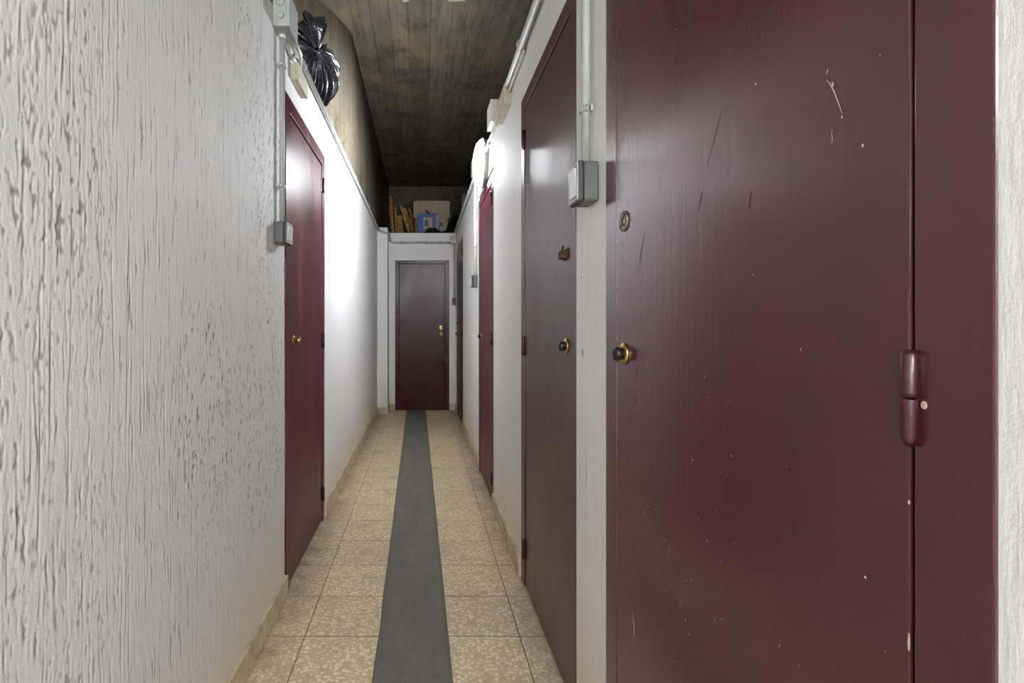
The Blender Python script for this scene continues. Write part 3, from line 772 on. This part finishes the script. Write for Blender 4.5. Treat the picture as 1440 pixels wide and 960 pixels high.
# printed blue box
Yb = 7.28; e = lambda u, v: at(*loft_px(u, v), Yb)
p0, p1 = e(592, 415), e(905, 690)
root = tag(empty('printed_box', ((p0.x + p1.x) / 2, Yb + .1, 2.36)), 'blue and violet printed retail box in front of the brown cardboard box', 'box')
t = nb(); box(t, p0.x, p1.x, Yb, Yb + .24, 2.36, p0.z, .003); obj('carton', t, M['violet'], root)
def panel(u0, u1, v0, v1, mat, n_, off=.0012):
    a, c = e(u0, v0), e(u1, v1); t = nb(); box(t, a.x, c.x, Yb - off, Yb - off + .001, c.z, a.z); obj(n_, t, M[mat], root)
panel(597, 668, 432, 640, 'blue', 'printed_panel'); panel(850, 903, 425, 640, 'palecard', 'printed_panel')
panel(672, 802, 470, 640, 'cream', 'printed_panel'); panel(690, 752, 505, 600, 'violet', 'printed_picture', .0020); panel(708, 728, 508, 592, 'black', 'printed_picture', .0026); panel(728, 740, 500, 610, 'palecard', 'printed_picture', .0026)
# small pale box with dark square
Yb = 7.22; p0, p1 = e(912, 500), e(980, 690)
root = tag(empty('small_box', ((p0.x + p1.x) / 2, Yb + .05, 2.36)), 'small pale grey box with a dark square beside the blue printed box', 'box')
t = nb(); box(t, p0.x, p1.x, Yb, Yb + .10, 2.36, p0.z, .003); obj('carton', t, M['palecard'], root)
a, c = e(920, 535), e(955, 598); t = nb(); box(t, a.x, c.x, Yb - .001, Yb + .001, c.z, a.z); obj('printed_picture', t, M['black'], root)
# dark stick poking up before the carton
t = nb(); tube(t, [at(*loft_px(765, 425), 7.44), at(*loft_px(735, 390), 7.46), at(*loft_px(708, 358), 7.50)], [.013, .010, .006], 8)
bmesh.ops.translate(t, verts=t.verts, vec=(0, 0, 0))
tag(obj('dark_stick', t, M['black']), 'short dark stick lying slanted on the blue printed box', 'stick')
# crumpled black sheets
def crumple(name, label, x0, x1, y0, y1, hfun, seed):
    b = nb(); NX, NY = 60, 24; g = []
    for j in range(NY + 1):
        row = []
        for i in range(NX + 1):
            u, v = i / NX, j / NY
            x = x0 + (x1 - x0) * u; y = y0 + (y1 - y0) * v
            edge = min(1, 6 * min(u, 1 - u, v * .8, (1 - v) * .8))
            z = 2.362 + hfun(u, v) * edge ** .5 * (1 + .45 * mnoise.noise(Vector((u * 7, v * 5, seed)))) + .018 * abs(mnoise.noise(Vector((u * 19, v * 11, seed + 3)))) * edge
            row.append(b.verts.new((x, y, z)))
        g.append(row)
    for j in range(NY):
        for i in range(NX): b.faces.new((g[j][i], g[j][i + 1], g[j + 1][i + 1], g[j + 1][i])).smooth = True
    bmesh.ops.solidify(b, geom=b.faces[:], thickness=.0015)
    return tag(obj(name, b, M['blackbag']), label, 'plastic sheet')
crumple('plastic_sheet', 'crumpled black plastic sheet lying along the loft edge over the far door', .0, .50, 6.80, 7.14, lambda u, v: .05 * math.exp(-((u - .25) / .22) ** 2) + .075, 2)
crumple('plastic_bundle', 'dark plastic bundle heaped right of the small pale box', .33, .66, 7.24, 7.58, lambda u, v: .40 * math.sin(math.pi * u) ** .5 * math.sin(math.pi * v) ** .5, 9)
# pale board standing over the right storerooms
t = nb(); box(t, .575, .640, 7.20, 7.24, 2.361, 3.055, .003)
tag(obj('pale_board', t, M['palewood']), 'weathered pale board standing upright on the slab right of the loft', 'board')
# pale irregular blobs on the ceiling, and an old fixing hole in the white wall
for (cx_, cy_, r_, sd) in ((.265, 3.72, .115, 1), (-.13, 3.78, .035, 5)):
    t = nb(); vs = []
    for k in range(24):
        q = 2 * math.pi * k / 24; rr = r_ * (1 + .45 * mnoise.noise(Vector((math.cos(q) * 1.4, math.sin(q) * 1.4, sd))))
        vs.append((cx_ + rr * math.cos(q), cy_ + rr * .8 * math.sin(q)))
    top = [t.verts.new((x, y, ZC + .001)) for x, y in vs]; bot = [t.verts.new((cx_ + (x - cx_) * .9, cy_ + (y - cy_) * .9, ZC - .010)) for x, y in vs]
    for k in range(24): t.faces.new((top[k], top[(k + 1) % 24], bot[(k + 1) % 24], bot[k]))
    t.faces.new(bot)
    obj('pale_blob', t, M['palecard'], ceiling)
wr = bpy.data.objects['wall_right']
for (px, py, hy, hz) in ((819.5, 496, .0030, .014), (818, 390, .002, .003)):
    s_ = XR * F / (px - VPX); z_ = H + (VPY - py) * s_ / F; q = Vector((XR, s_, z_))
    t = nb(); lathe(t, q, (-1, 0, 0), [(-.002, 1.0), (.0005, .9)], 12); bmesh.ops.scale(t, vec=(1, hy, hz), verts=t.verts, space=Matrix.Translation(-q)); obj('fixing_hole', t, M['hole'], wr)
# fine splashes of pale paint on the nearest door
t = nb(); P = frame_map('R', XR)
for (px, py) in ((996, 529), (999, 559), (1032, 565), (978, 647), (1033, 641), (1018, 664), (1112, 656), (910, 720), (925, 716), (986, 729), (1012, 717), (940, 760), (999, 760), (1038, 763), (1019, 790), (938, 789), (969, 816), (976, 815), (940, 830), (961, 847), (968, 871), (973, 892), (931, 886), (1010, 870), (1020, 870), (1102, 908), (1130, 936), (1252, 916), (1132, 491), (907, 800), (1068, 118), (1245, 78)):
    s_, z_ = onR(px, py); r_ = random.uniform(.0006, .0013) * (s_ / .6)
    vs = [t.verts.new(P(s_ + r_ * .8 * math.cos(q), .0021, z_ + r_ * 1.4 * math.sin(q))) for q in (2 * math.pi * k / 8 for k in range(8))]
    t.faces.new(vs)
sp = obj('paint_splashes', t, M['palecard'], r1); sp['kind'] = 'stuff'
